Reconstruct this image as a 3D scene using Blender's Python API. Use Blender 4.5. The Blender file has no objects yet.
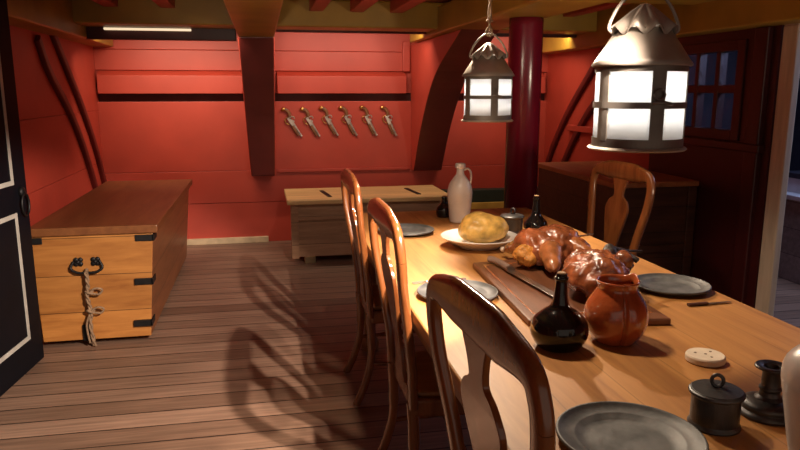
import bpy, bmesh, math, random
from mathutils import Vector, Matrix
R = math.radians
PI = math.pi
random.seed(7)
sc = bpy.context.scene
COL = sc.collection

# ------------------------------------------------------------------ camera
cam_d = bpy.data.cameras.new('camera'); cam = bpy.data.objects.new('camera', cam_d); COL.objects.link(cam)
cam.location = (0, 0, 1.43)
cam.rotation_euler = (R(90 - 11.08), 0, R(-11.2))
cam_d.sensor_width = 36; cam_d.lens = 690 / 800 * 36; cam_d.clip_start = 0.02
sc.camera = cam
# ------------------------------------------------------------------ world, exposure
sc.view_settings.view_transform = 'Standard'; sc.view_settings.look = 'None'
sc.view_settings.gamma = 1.0; sc.view_settings.exposure = 0.3; sc.view_settings.use_curve_mapping = False
try:
    sc.cycles.use_denoising = True
except Exception:
    pass
w = bpy.data.worlds.new('world'); sc.world = w; w.use_nodes = True
w.node_tree.nodes['Background'].inputs[0].default_value = (1.0, 0.80, 0.64, 1)
w.node_tree.nodes['Background'].inputs[1].default_value = 0.32

def look_at(o, target):
    o.rotation_euler = (Vector(target) - o.location).to_track_quat('-Z', 'Y').to_euler()

def area(name, loc, target, sx, sy, power, color, spread=180):
    d = bpy.data.lights.new(name, 'AREA'); d.shape = 'RECTANGLE'; d.size = sx; d.size_y = sy
    d.energy = power; d.color = color; d.spread = R(spread)
    o = bpy.data.objects.new(name, d); o.location = loc; look_at(o, target); COL.objects.link(o); return o

def spot(name, loc, target, power, color, ang=80, blend=0.5, rad=0.03):
    d = bpy.data.lights.new(name, 'SPOT'); d.energy = power; d.color = color; d.spot_size = R(ang)
    d.spot_blend = blend; d.shadow_soft_size = rad
    o = bpy.data.objects.new(name, d); o.location = loc; look_at(o, target); COL.objects.link(o); return o

def point(name, loc, power, color, rad=0.03):
    d = bpy.data.lights.new(name, 'POINT'); d.energy = power; d.color = color; d.shadow_soft_size = rad
    o = bpy.data.objects.new(name, d); o.location = loc; COL.objects.link(o); return o

WARM = (1.0, 0.80, 0.58)
# museum spots fixed under the deck above, over the table (out of the picture, or behind the beams); added fills are marked
spot('spot_over_table', (1.02, 3.48, 1.98), (0.95, 1.85, 0.75), 150, WARM, 100, 0.6, 0.035)
spot('spot_table_left', (0.58, 2.15, 2.02), (1.05, 2.15, 0.75), 54, WARM, 112, 0.7, 0.06)
spot('spot_on_the_roast', (0.60, 0.90, 1.99), (0.99, 2.65, 0.84), 24, WARM, 24, 0.6, 0.03)
spot('spot_over_chairs', (0.89, 0.98, 1.95), (-0.55, 3.63, 0.0), 500, (1.0, 0.82, 0.68), 46, 0.35, 0.02)
spot('spot_over_chairs_second', (0.78, 0.94, 1.95), (-0.66, 3.6, 0.0), 160, (1.0, 0.82, 0.68), 45, 0.35, 0.02)

spot('fill_up_at_the_beams', (-0.45, 1.4, 1.15), (0.6, 4.2, 2.06), 45, (1.0, 0.84, 0.62), 62, 0.8, 0.1)  # added unseen uplight, stands in for bounce off table and floor
spot('fill_up_right', (2.4, 1.6, 1.0), (1.6, 4.2, 2.08), 55, (1.0, 0.84, 0.62), 60, 0.8, 0.1)  # second added uplight, unseen, brightens the right-hand beams and deckhead
spot('fill_right_chair', (1.12, 3.0, 1.98), (1.85, 3.22, 0.9), 16, WARM, 42, 0.6, 0.03)  # added fill aimed only at the lone right-hand chair
spot('fill_far_chest', (0.60, 2.60, 2.02), (0.45, 5.6, 0.25), 34, (1.0, 0.82, 0.68), 44, 0.7, 0.04)  # added fill for the far chest's front and the floor before it
# wash lights behind the deck beams, aimed at the red bulkhead
area('wash_left', (-0.66, 5.80, 1.90), (-0.66, 6.6, 0.98), 1.0, 0.06, 7.6, (1.0, 0.80, 0.60), 130)
area('wash_middle', (0.74, 5.80, 1.93), (0.74, 6.6, 0.98), 1.1, 0.06, 8, (1.0, 0.80, 0.64))
area('wash_right', (2.25, 5.80, 1.92), (2.3, 6.6, 0.98), 0.9, 0.06, 7, (1.0, 0.80, 0.60))
# bluish area light in the cabin next door, behind the right wall
area('next_cabin_blue_light', (3.9, 3.2, 1.95), (3.9, 3.8, 0.0), 0.9, 0.9, 24, (0.50, 0.62, 1.0))

# ------------------------------------------------------------------ materials
def mat_base(name):
    m = bpy.data.materials.new(name); m.use_nodes = True
    nt = m.node_tree; b = nt.nodes['Principled BSDF']
    return m, nt, b

def N(nt, t, **kw):
    n = nt.nodes.new(t)
    for k, v in kw.items(): setattr(n, k, v)
    return n

def ramp(nt, stops):
    r = N(nt, 'ShaderNodeValToRGB'); e = r.color_ramp.elements
    e[0].position, e[0].color = stops[0][0], (*stops[0][1], 1)
    e[1].position, e[1].color = stops[-1][0], (*stops[-1][1], 1)
    for p, c in stops[1:-1]:
        x = e.new(p); x.color = (*c, 1)
    return r

def plain(name, c, rough=0.5, metal=0.0, var=0.25, scale=6.0, bump=0.0, coat=0.0, bscale=None, spec=0.5):
    m, nt, b = mat_base(name)
    tc = N(nt, 'ShaderNodeTexCoord'); no = N(nt, 'ShaderNodeTexNoise')
    no.inputs['Scale'].default_value = scale; no.inputs['Detail'].default_value = 6
    nt.links.new(tc.outputs['Object'], no.inputs['Vector'])
    lo = tuple(x * (1 - var) for x in c); hi = tuple(min(1, x * (1 + var)) for x in c)
    r = ramp(nt, [(0.3, lo), (0.7, hi)])
    nt.links.new(no.outputs['Fac'], r.inputs[0]); nt.links.new(r.outputs[0], b.inputs['Base Color'])
    b.inputs['Roughness'].default_value = rough; b.inputs['Metallic'].default_value = metal
    b.inputs['Coat Weight'].default_value = coat; b.inputs['Coat Roughness'].default_value = 0.12
    b.inputs['Specular IOR Level'].default_value = spec
    if bump:
        n2 = N(nt, 'ShaderNodeTexNoise'); n2.inputs['Scale'].default_value = bscale or scale * 4; n2.inputs['Detail'].default_value = 5
        nt.links.new(tc.outputs['Object'], n2.inputs['Vector'])
        bp = N(nt, 'ShaderNodeBump'); bp.inputs['Strength'].default_value = bump; bp.inputs['Distance'].default_value = 0.01
        nt.links.new(n2.outputs['Fac'], bp.inputs['Height']); nt.links.new(bp.outputs[0], b.inputs['Normal'])
    return m

def wood(name, dark, light, grain=(1, 12, 12), scale=2.5, rough=0.45, coat=0.0, plank=None, var=0.25, bump=0.15, off=0.0, seam=0.25):
    """grain runs along the axis whose factor is smallest; plank=(axis, width) draws seams between boards"""
    m, nt, b = mat_base(name)
    tc = N(nt, 'ShaderNodeTexCoord'); mp = N(nt, 'ShaderNodeMapping'); mp.inputs['Scale'].default_value = grain
    nt.links.new(tc.outputs['Object'], mp.inputs['Vector'])
    no = N(nt, 'ShaderNodeTexNoise'); no.inputs['Scale'].default_value = scale; no.inputs['Detail'].default_value = 7
    no.inputs['Roughness'].default_value = 0.62; no.inputs['Distortion'].default_value = 0.6
    nt.links.new(mp.outputs[0], no.inputs['Vector'])
    mid = tuple((a + c) / 2 for a, c in zip(dark, light))
    r = ramp(nt, [(0.28, dark), (0.5, mid), (0.72, light)])
    nt.links.new(no.outputs['Fac'], r.inputs[0])
    colour = r.outputs[0]; h = no.outputs['Fac']
    if plank:
        ax, wd = plank
        sp = N(nt, 'ShaderNodeSeparateXYZ'); nt.links.new(tc.outputs['Object'], sp.inputs[0])
        a0 = N(nt, 'ShaderNodeMath', operation='ADD'); a0.inputs[1].default_value = off + 50 * wd
        nt.links.new(sp.outputs[ax], a0.inputs[0])
        dv = N(nt, 'ShaderNodeMath', operation='DIVIDE'); dv.inputs[1].default_value = wd; nt.links.new(a0.outputs[0], dv.inputs[0])
        fl = N(nt, 'ShaderNodeMath', operation='FLOOR'); nt.links.new(dv.outputs[0], fl.inputs[0])
        fr = N(nt, 'ShaderNodeMath', operation='FRACT'); nt.links.new(dv.outputs[0], fr.inputs[0])
        wn = N(nt, 'ShaderNodeTexWhiteNoise', noise_dimensions='1D'); nt.links.new(fl.outputs[0], wn.inputs['W'])
        mr = N(nt, 'ShaderNodeMapRange'); mr.inputs['To Min'].default_value = 1 - var; mr.inputs['To Max'].default_value = 1 + var
        nt.links.new(wn.outputs['Value'], mr.inputs['Value'])
        sm = N(nt, 'ShaderNodeMath', operation='GREATER_THAN'); sm.inputs[1].default_value = 0.004 / wd; nt.links.new(fr.outputs[0], sm.inputs[0])
        s2 = N(nt, 'ShaderNodeMapRange'); s2.inputs['To Min'].default_value = seam; nt.links.new(sm.outputs[0], s2.inputs['Value'])
        mu = N(nt, 'ShaderNodeMath', operation='MULTIPLY'); nt.links.new(mr.outputs[0], mu.inputs[0]); nt.links.new(s2.outputs[0], mu.inputs[1])
        hs = N(nt, 'ShaderNodeHueSaturation'); nt.links.new(mu.outputs[0], hs.inputs['Value']); nt.links.new(colour, hs.inputs['Color'])
        colour = hs.outputs[0]
        ad = N(nt, 'ShaderNodeMath', operation='MULTIPLY'); nt.links.new(h, ad.inputs[0]); nt.links.new(sm.outputs[0], ad.inputs[1]); h = ad.outputs[0]
    nt.links.new(colour, b.inputs['Base Color'])
    b.inputs['Roughness'].default_value = rough; b.inputs['Coat Weight'].default_value = coat; b.inputs['Coat Roughness'].default_value = 0.15
    if bump:
        bp = N(nt, 'ShaderNodeBump'); bp.inputs['Strength'].default_value = bump; bp.inputs['Distance'].default_value = 0.006
        nt.links.new(h, bp.inputs['Height']); nt.links.new(bp.outputs[0], b.inputs['Normal'])
    return m

def deck_boards(name):
    m, nt, b = mat_base(name)
    tc = N(nt, 'ShaderNodeTexCoord')
    br = N(nt, 'ShaderNodeTexBrick'); br.offset = 0.43; br.offset_frequency = 3
    br.inputs['Color1'].default_value = (0.165, 0.096, 0.062, 1); br.inputs['Color2'].default_value = (0.28, 0.172, 0.116, 1)
    br.inputs['Mortar'].default_value = (0.012, 0.006, 0.004, 1)
    br.inputs['Scale'].default_value = 1; br.inputs['Mortar Size'].default_value = 0.0045; br.inputs['Mortar Smooth'].default_value = 0.2
    br.inputs['Bias'].default_value = 0.0; br.inputs['Brick Width'].default_value = 60; br.inputs['Row Height'].default_value = 0.142
    mp0 = N(nt, 'ShaderNodeMapping'); mp0.inputs['Location'].default_value = (12.0, 0.06, 0); nt.links.new(tc.outputs['Object'], mp0.inputs['Vector'])
    nt.links.new(mp0.outputs[0], br.inputs['Vector'])
    mp = N(nt, 'ShaderNodeMapping'); mp.inputs['Scale'].default_value = (1.2, 26, 1); nt.links.new(tc.outputs['Object'], mp.inputs['Vector'])
    no = N(nt, 'ShaderNodeTexNoise'); no.inputs['Scale'].default_value = 2; no.inputs['Detail'].default_value = 8; no.inputs['Distortion'].default_value = 0.5
    nt.links.new(mp.outputs[0], no.inputs['Vector'])
    n2 = N(nt, 'ShaderNodeTexNoise'); n2.inputs['Scale'].default_value = 1.3; n2.inputs['Detail'].default_value = 4; nt.links.new(tc.outputs['Object'], n2.inputs['Vector'])
    mr = N(nt, 'ShaderNodeMapRange'); mr.inputs['From Min'].default_value = 0.3; mr.inputs['From Max'].default_value = 0.7
    mr.inputs['To Min'].default_value = 0.72; mr.inputs['To Max'].default_value = 1.28
    nt.links.new(no.outputs['Fac'], mr.inputs['Value'])
    m2 = N(nt, 'ShaderNodeMapRange'); m2.inputs['From Min'].default_value = 0.3; m2.inputs['From Max'].default_value = 0.7
    m2.inputs['To Min'].default_value = 0.8; m2.inputs['To Max'].default_value = 1.2; nt.links.new(n2.outputs['Fac'], m2.inputs['Value'])
    mu = N(nt, 'ShaderNodeMath', operation='MULTIPLY'); nt.links.new(mr.outputs[0], mu.inputs[0]); nt.links.new(m2.outputs[0], mu.inputs[1])
    hs = N(nt, 'ShaderNodeHueSaturation'); nt.links.new(mu.outputs[0], hs.inputs['Value']); nt.links.new(br.outputs['Color'], hs.inputs['Color'])
    nt.links.new(hs.outputs[0], b.inputs['Base Color']); b.inputs['Roughness'].default_value = 0.5
    sb = N(nt, 'ShaderNodeMath', operation='SUBTRACT'); nt.links.new(no.outputs['Fac'], sb.inputs[0]); nt.links.new(br.outputs['Fac'], sb.inputs[1])
    bp = N(nt, 'ShaderNodeBump'); bp.inputs['Strength'].default_value = 0.25; bp.inputs['Distance'].default_value = 0.008
    nt.links.new(sb.outputs[0], bp.inputs['Height']); nt.links.new(bp.outputs[0], b.inputs['Normal'])
    return m

M = {}
M['red_wall_right'] = plain('deep_red_paint', (0.22, 0.022, 0.016), 0.5, var=0.12, scale=3)
M['red'] = plain('red_paint', (0.46, 0.056, 0.031), 0.5, var=0.10, scale=3, bump=0.08, bscale=14)
M['shaded_red'] = plain('shaded_red_paint', (0.05, 0.006, 0.006), 0.4, var=0.15, scale=3)  # red with the shade of the near right wall and pelmets in its colour
M['pillar'] = plain('crimson_gloss_paint', (0.145, 0.006, 0.018), 0.22, var=0.12, scale=3, bump=0.05, bscale=8)
M['rib'] = plain('rib_red_paint', (0.12, 0.010, 0.008), 0.45, var=0.15)  # dark red of the curved battens
M['knee'] = plain('knee_shade_paint', (0.12, 0.015, 0.012), 0.42, var=0.18, scale=4)  # shade on the knees' curved fronts put into the red
M['ochre'] = plain('ochre_paint', (0.34, 0.19, 0.022), 0.42, var=0.22, scale=3, bump=0.1, bscale=16)
M['deckhead'] = wood('deckhead_paint', (0.28, 0.05, 0.025), (0.40, 0.08, 0.035), (1, 8, 8), 2, 0.5, plank=(0, 0.22), var=0.12)
M['floor'] = deck_boards('deck_boards')
M['cream'] = plain('cream_paint', (0.55, 0.42, 0.26), 0.6, var=0.15, scale=12)
M['green'] = plain('dark_green_paint', (0.022, 0.034, 0.022), 0.5)
M['yellow'] = plain('yellow_paint', (0.55, 0.34, 0.06), 0.5)
M['navy'] = plain('navy_paint', (0.0025, 0.0032, 0.006), 0.6, var=0.2, spec=0.15)
M['white_line'] = plain('white_paint', (0.45, 0.43, 0.38), 0.5)
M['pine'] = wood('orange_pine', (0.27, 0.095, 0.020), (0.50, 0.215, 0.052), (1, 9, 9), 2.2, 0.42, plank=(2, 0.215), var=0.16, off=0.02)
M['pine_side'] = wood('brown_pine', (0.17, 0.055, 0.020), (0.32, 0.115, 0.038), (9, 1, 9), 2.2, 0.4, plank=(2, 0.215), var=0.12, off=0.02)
M['lid'] = wood('lid_pine', (0.115, 0.038, 0.013), (0.21, 0.078, 0.024), (9, 1, 9), 2.0, 0.36)
M['grey_pine'] = wood('weathered_pine', (0.25, 0.125, 0.062), (0.46, 0.26, 0.14), (1, 10, 10), 2.4, 0.55, plank=(2, 0.19), var=0.15, off=0.03)
M['tan_pine'] = wood('tan_pine', (0.52, 0.31, 0.12), (0.80, 0.54, 0.23), (1, 10, 10), 2.4, 0.5, plank=(1, 0.21), var=0.12)
M['dark_wood'] = wood('dark_oak', (0.045, 0.014, 0.008), (0.10, 0.034, 0.016), (1, 10, 10), 2.4, 0.45, plank=(2, 0.17), var=0.2)
M['cabinet_top'] = wood('cabinet_top_wood', (0.30, 0.10, 0.034), (0.48, 0.18, 0.06), (9, 1, 9), 2.2, 0.4)
M['table'] = wood('honey_oak', (0.29, 0.112, 0.026), (0.53, 0.248, 0.066), (9, 0.8, 9), 1.9, 0.50, coat=0.0, plank=(0, 0.178), var=0.06, bump=0.10, seam=0.72)
M['table_leg'] = wood('oak_leg', (0.20, 0.08, 0.025), (0.36, 0.16, 0.055), (9, 9, 1), 2.0, 0.4)
M['chair'] = wood('polished_fruitwood', (0.125, 0.036, 0.010), (0.27, 0.088, 0.024), (10, 10, 1), 2.2, 0.25, coat=0.5, bump=0.04)
M['chair_seat'] = wood('seat_wood', (0.20, 0.07, 0.02), (0.40, 0.16, 0.05), (1, 9, 9), 2.2, 0.3, coat=0.3, bump=0.05)
M['board'] = wood('walnut_board', (0.10, 0.036, 0.016), (0.22, 0.085, 0.038), (9, 0.8, 9), 2.2, 0.4, bump=0.1)
M['pewter'] = plain('pewter', (0.10, 0.098, 0.096), 0.6, 0.4, 0.55, 14, 0.15, bscale=30)
M['dark_pewter'] = plain('dark_pewter', (0.085, 0.082, 0.082), 0.42, 0.75, 0.3, 16, 0.12, bscale=34)
M['iron'] = plain('black_iron', (0.012, 0.011, 0.011), 0.5, 0.5, 0.3, 20)
M['knife_handle'] = wood('grey_brown_handle', (0.16, 0.10, 0.075), (0.34, 0.24, 0.19), (1, 10, 10), 3, 0.35)
M['steel'] = plain('steel', (0.35, 0.31, 0.28), 0.35, 1.0, 0.25, 20)
M['tin'] = plain('aged_tin', (0.27, 0.23, 0.19), 0.45, 0.3, 0.22, 9, 0.12, bscale=22)
M['tin_dark'] = plain('dull_tin', (0.14, 0.12, 0.10), 0.5, 0.3, 0.25, 12, 0.1, bscale=24)
M['cord'] = plain('tan_cord', (0.24, 0.15, 0.085), 0.85, 0, 0.3, 60, 0.3)
M['stoneware'] = plain('grey_stoneware', (0.60, 0.54, 0.49), 0.30, 0, 0.10, 10, 0.08, 0.4, bscale=20)
M['white_glaze'] = plain('white_glaze', (0.78, 0.76, 0.72), 0.2, 0, 0.04, 8, 0, 0.5)
M['bottle'] = plain('black_glass', (0.006, 0.005, 0.005), 0.07, 0, 0.3, 6, 0.02, 0.25, bscale=10, spec=0.4)
M['cork'] = plain('cork', (0.30, 0.17, 0.08), 0.8, 0, 0.3, 60)
M['terracotta'] = plain('orange_glaze', (0.37, 0.080, 0.024), 0.16, 0, 0.22, 10, 0.22, 0.9, bscale=46)
M['jug_inside'] = plain('jug_inner_glaze', (0.30, 0.07, 0.02), 0.2)
M['biscuit'] = plain('pale_biscuit', (0.70, 0.58, 0.44), 0.7, 0, 0.08, 30, 0.1)
M['hole'] = plain('biscuit_hole', (0.16, 0.10, 0.06), 0.9)
M['bread'] = plain('golden_crust', (0.60, 0.36, 0.085), 0.42, 0, 0.48, 20, 0.7, 0.15, bscale=22)
M['roast'] = plain('roast_skin', (0.29, 0.085, 0.032), 0.27, 0, 0.60, 22, 0.8, 0.6, bscale=34)
M['roast_light'] = plain('roast_golden_skin', (0.40, 0.14, 0.048), 0.27, 0, 0.45, 24, 0.7, 0.5, bscale=38)
M['stuffing'] = plain('orange_stuffing', (0.62, 0.26, 0.05), 0.5, 0, 0.35, 30, 0.6, bscale=60)
M['char'] = plain('charred_skin', (0.022, 0.014, 0.011), 0.4, 0, 0.4, 30, 0.5)
M['bone'] = plain('bone', (0.70, 0.60, 0.50), 0.4, 0, 0.15, 30)
M['brass'] = plain('brass', (0.60, 0.36, 0.10), 0.3, 1.0, 0.15, 20)
M['gun_wood'] = plain('gun_stock_wood', (0.20, 0.085, 0.032), 0.4, 0, 0.3, 30)
M['gun_steel'] = plain('gun_steel', (0.48, 0.43, 0.38), 0.4, 0.7, 0.3, 30)
M['post'] = wood('limed_post', (0.50, 0.40, 0.30), (0.72, 0.60, 0.47), (10, 10, 1), 2.4, 0.5)
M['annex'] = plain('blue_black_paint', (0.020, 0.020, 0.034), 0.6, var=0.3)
M['annex_boards'] = wood('grey_boards', (0.16, 0.14, 0.13), (0.30, 0.27, 0.25), (1, 10, 10), 2.4, 0.6, plank=(2, 0.20), var=0.15)
M['canvas'] = plain('pale_canvas', (0.55, 0.55, 0.58), 0.8, var=0.2, scale=5)
M['seam_lining'] = plain('dark_gap', (0.07, 0.012, 0.010), 0.7)  # dark brown-red backing behind the open seam

def glass_mat():
    m, nt, b = mat_base('window_glass')
    b.inputs['Base Color'].default_value = (0.85, 0.86, 0.95, 1); b.inputs['Roughness'].default_value = 0.05
    b.inputs['Transmission Weight'].default_value = 1.0; b.inputs['IOR'].default_value = 1.1
    return m
M['glass'] = glass_mat()

def pane_mat():
    m = bpy.data.materials.new('frosted_pane'); m.use_nodes = True; nt = m.node_tree
    for n in list(nt.nodes): nt.nodes.remove(n)
    out = N(nt, 'ShaderNodeOutputMaterial'); tr = N(nt, 'ShaderNodeBsdfTranslucent'); df = N(nt, 'ShaderNodeBsdfDiffuse'); gl = N(nt, 'ShaderNodeBsdfGlossy')
    tc = N(nt, 'ShaderNodeTexCoord'); no = N(nt, 'ShaderNodeTexNoise'); no.inputs['Scale'].default_value = 18
    nt.links.new(tc.outputs['Object'], no.inputs['Vector'])
    r = ramp(nt, [(0.2, (0.84, 0.86, 0.88)), (0.8, (0.93, 0.93, 0.93))]); nt.links.new(no.outputs['Fac'], r.inputs[0])
    nt.links.new(r.outputs[0], tr.inputs['Color']); df.inputs['Color'].default_value = (0.55, 0.57, 0.60, 1); gl.inputs['Roughness'].default_value = 0.15
    a = N(nt, 'ShaderNodeMixShader'); a.inputs[0].default_value = 0.3; nt.links.new(tr.outputs[0], a.inputs[1]); nt.links.new(df.outputs[0], a.inputs[2])
    c = N(nt, 'ShaderNodeMixShader'); c.inputs[0].default_value = 0.04; nt.links.new(a.outputs[0], c.inputs[1]); nt.links.new(gl.outputs[0], c.inputs[2])
    nt.links.new(c.outputs[0], out.inputs['Surface']); return m
M['pane'] = pane_mat()

def strip_mat():
    m, nt, b = mat_base('lit_strip'); b.inputs['Emission Color'].default_value = (1.0, 0.78, 0.5, 1); b.inputs['Emission Strength'].default_value = 0.75
    return m
M['strip'] = strip_mat()

# ------------------------------------------------------------------ mesh helpers
class MB:
    def __init__(s): s.bm = bmesh.new()
    def box(s, x0, x1, y0, y1, z0, z1, mat=None):
        v = [s.bm.verts.new(p) for p in ((x0, y0, z0), (x1, y0, z0), (x1, y1, z0), (x0, y1, z0), (x0, y0, z1), (x1, y0, z1), (x1, y1, z1), (x0, y1, z1))]
        for f in ((0, 3, 2, 1), (4, 5, 6, 7), (0, 1, 5, 4), (1, 2, 6, 5), (2, 3, 7, 6), (3, 0, 4, 7)): s.bm.faces.new([v[i] for i in f])
        if mat is not None:
            for q in v: q.co = mat @ q.co
        return v
    def hexa(s, pts):
        v = [s.bm.verts.new(p) for p in pts]
        for f in ((0, 3, 2, 1), (4, 5, 6, 7), (0, 1, 5, 4), (1, 2, 6, 5), (2, 3, 7, 6), (3, 0, 4, 7)): s.bm.faces.new([v[i] for i in f])
        return v
    def lathe(s, prof, n=40, mod=None, c=(0, 0, 0), mat=None):
        rings = []; vs = []
        for (r, z) in prof:
            if r < 1e-5:
                q = s.bm.verts.new((c[0], c[1], c[2] + z)); rings.append([q]); vs.append(q)
            else:
                ring = []
                for i in range(n):
                    a = 2 * PI * i / n; rr, zz = (r, z) if mod is None else mod(r, z, a)
                    q = s.bm.verts.new((c[0] + rr * math.cos(a), c[1] + rr * math.sin(a), c[2] + zz)); ring.append(q); vs.append(q)
                rings.append(ring)
        for a, b in zip(rings, rings[1:]):
            for i in range(n):
                j = (i + 1) % n
                if len(a) == 1 and len(b) == 1: break
                if len(a) == 1: s.bm.faces.new((a[0], b[j], b[i]))
                elif len(b) == 1: s.bm.faces.new((a[i], a[j], b[0]))
                else: s.bm.faces.new((a[i], a[j], b[j], b[i]))
        if mat is not None:
            for q in vs: q.co = mat @ q.co
        return vs
    def sweep(s, path, ra, rb=None, n=12, ref=(1, 0, 0), closed=False, pw=1.0, cap=True):
        """elliptical tube: half-size ra along ref (made square to the path), rb across it"""
        P = [Vector(p) for p in path]; L = len(P)
        ra = ra if isinstance(ra, (list, tuple)) else [ra] * L
        rb = ra if rb is None else (rb if isinstance(rb, (list, tuple)) else [rb] * L)
        ref = Vector(ref); rings = []
        for i in range(L):
            a = P[(i - 1) % L] if (closed or i > 0) else P[0]; b = P[(i + 1) % L] if (closed or i < L - 1) else P[-1]
            t = (b - a).normalized(); u = ref - t * ref.dot(t)
            if u.length < 1e-4: u = t.orthogonal()
            u.normalize(); v = t.cross(u); ring = []
            for k in range(n):
                th = 2 * PI * k / n; cs, sn = math.cos(th), math.sin(th)
                cs = math.copysign(abs(cs) ** pw, cs); sn = math.copysign(abs(sn) ** pw, sn)
                ring.append(s.bm.verts.new(P[i] + u * ra[i] * cs + v * rb[i] * sn))
            rings.append(ring)
        m = L if closed else L - 1
        for i in range(m):
            A, B = rings[i], rings[(i + 1) % L]
            for k in range(n): s.bm.faces.new((A[k], A[(k + 1) % n], B[(k + 1) % n], B[k]))
        if not closed and cap:
            for ring in (list(reversed(rings[0])), rings[-1]): s.bm.faces.new([s.bm.verts.new(q.co) for q in ring])
    def prism(s, poly, f0, f1):
        """poly: 2-D outline; f0, f1 map (u, v) to 3-D points of the two faces"""
        a = [s.bm.verts.new(f0(*p)) for p in poly]; b = [s.bm.verts.new(f1(*p)) for p in poly]; n = len(poly)
        s.bm.faces.new(a); s.bm.faces.new(list(reversed(b)))
        for i in range(n): s.bm.faces.new((a[i], b[i], b[(i + 1) % n], a[(i + 1) % n]))
    def arcbox(s, r0, r1, a0, a1, z0, z1, n=8):
        rows = []
        for i in range(n + 1):
            a = a0 + (a1 - a0) * i / n; c, q = math.cos(a), math.sin(a)
            rows.append([s.bm.verts.new((r * c, r * q, z)) for r, z in ((r0, z0), (r1, z0), (r1, z1), (r0, z1))])
        for A, B in zip(rows, rows[1:]):
            for k in range(4): s.bm.faces.new((A[k], B[k], B[(k + 1) % 4], A[(k + 1) % 4]))
        s.bm.faces.new(list(reversed(rows[0]))); s.bm.faces.new(rows[-1])
    def ball(s, c, r, rot=None, sub=3):
        g = bmesh.ops.create_icosphere(s.bm, subdivisions=sub, radius=1.0)
        mt = Matrix.Translation(c) @ (rot.to_matrix().to_4x4() if rot else Matrix()) @ Matrix.Diagonal((*r, 1))
        for v in g['verts']: v.co = mt @ v.co
    def build(s, name, mat, parent=None, bevel=0, smooth=False, loc=None, seg=2, sub=0, mats=None):
        bmesh.ops.recalc_face_normals(s.bm, faces=s.bm.faces)
        me = bpy.data.meshes.new(name); s.bm.to_mesh(me); s.bm.free()
        me.materials.append(mat)
        for x in mats or []: me.materials.append(x)
        o = bpy.data.objects.new(name, me); COL.objects.link(o)
        if parent: o.parent = parent
        if loc: o.location = loc
        if smooth:
            for p in me.polygons: p.use_smooth = True
        if bevel:
            b = o.modifiers.new('bevel', 'BEVEL'); b.width = bevel; b.segments = seg; b.limit_method = 'ANGLE'; b.angle_limit = R(35)
            b.harden_normals = False
        if sub:
            q = o.modifiers.new('sub', 'SUBSURF'); q.levels = sub; q.render_levels = sub
        return o

def one(fn, name, mat, parent=None, **kw):
    m = MB(); fn(m); return m.build(name, mat, parent, **kw)
def boxo(name, mat, b, parent=None, **kw):
    kw.setdefault('bevel', 0.004)
    return one(lambda m: m.box(*b), name, mat, parent, **kw)
def tag(o, label, cat, group=None):
    o['label'] = label; o['category'] = cat
    if group: o['group'] = group
    return o
def structure(o, label=None):
    o['kind'] = 'structure'
    if label: o['label'] = label
    return o
def thing(name, label, cat, loc=(0, 0, 0), rz=0, group=None):
    o = bpy.data.objects.new(name, None); o.empty_display_size = 0.05; o.location = loc; o.rotation_euler = (0, 0, rz); COL.objects.link(o)
    return tag(o, label, cat, group)
def dup(root, loc, rz, label, group=None, scale=None):
    def cp(o, parent):
        c = o.copy(); COL.objects.link(c)
        if parent is not None: c.parent = parent
        for ch in o.children: cp(ch, c)
        return c
    r = cp(root, None); r.location = loc; r.rotation_euler = (0, 0, rz); r['label'] = label
    if group: r['group'] = group
    return r
def bez(pts, n=8):
    """Catmull-Rom through the points"""
    P = [Vector(p) for p in pts]; out = []
    for i in range(len(P) - 1):
        p0 = P[i - 1] if i else P[0] * 2 - P[1]; p1, p2 = P[i], P[i + 1]; p3 = P[i + 2] if i + 2 < len(P) else P[-1] * 2 - P[-2]
        for k in range(n):
            t = k / n
            out.append(0.5 * ((2 * p1) + (-p0 + p2) * t + (2 * p0 - 5 * p1 + 4 * p2 - p3) * t * t + (-p0 + 3 * p1 - 3 * p2 + p3) * t ** 3))
    out.append(P[-1]); return out
def smooth_prof(pts, n=5):
    return [(max(0, p.x), p.y) for p in bez([(a, b, 0) for a, b in pts], n)]

# ================================================================== THE SHIP'S CABIN
XL, XR, YB, ZC = -1.42, 2.80, 6.60, 2.08
structure(boxo('floor', M['floor'], (XL - 0.1, 5.0, -1.0, YB + 0.2, -0.08, 0.0), bevel=0))
structure(boxo('ceiling', M['deckhead'], (XL - 0.1, 5.0, -1.0, YB + 0.2, ZC, ZC + 0.08), bevel=0))
# back bulkhead: strakes of planking, an open seam and a heavy rail above it
m = MB()
for z0, z1, dy in ((0.0, 0.385, 0.004), (0.387, 0.688, 0.0), (0.69, 1.325, 0.003), (1.40, 1.60, 0.02), (1.602, 1.78, 0.0), (1.782, ZC, 0.003)):
    m.box(XL - 0.1, XR + 0.1, YB + dy, YB + 0.16, z0, z1)
structure(m.build('wall_back', M['red'], bevel=0.004))
structure(boxo('trim_seam', M['seam_lining'], (XL, XR, YB + 0.05, YB + 0.12, 1.32, 1.405), bevel=0))
m = MB()   # heavy rail over the open seam, chamfered on top
for x0, x1 in ((XL + 0.02, -0.16), (0.15, 1.36), (1.78, XR - 0.04)):
    m.prism([(YB + 0.02, 1.397), (YB - 0.055, 1.397), (YB - 0.055, 1.555), (YB + 0.02, 1.60)], lambda u, v, x=x0: (x, u, v), lambda u, v, x=x1: (x, u, v))
structure(m.build('trim_rail', M['red'], bevel=0.004))
structure(boxo('trim_ledge', M['red'], (0.13, 1.40, YB - 0.022, YB + 0.02, 0.665, 0.692), bevel=0.004))
structure(boxo('trim_upright', M['red'], (1.33, 1.40, YB - 0.03, YB + 0.02, 1.60, 1.88), bevel=0.006))
structure(boxo('baseboard_back', M['cream'], (XL, 0.02, YB - 0.03, YB + 0.02, 0.0, 0.055), bevel=0.004))
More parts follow.
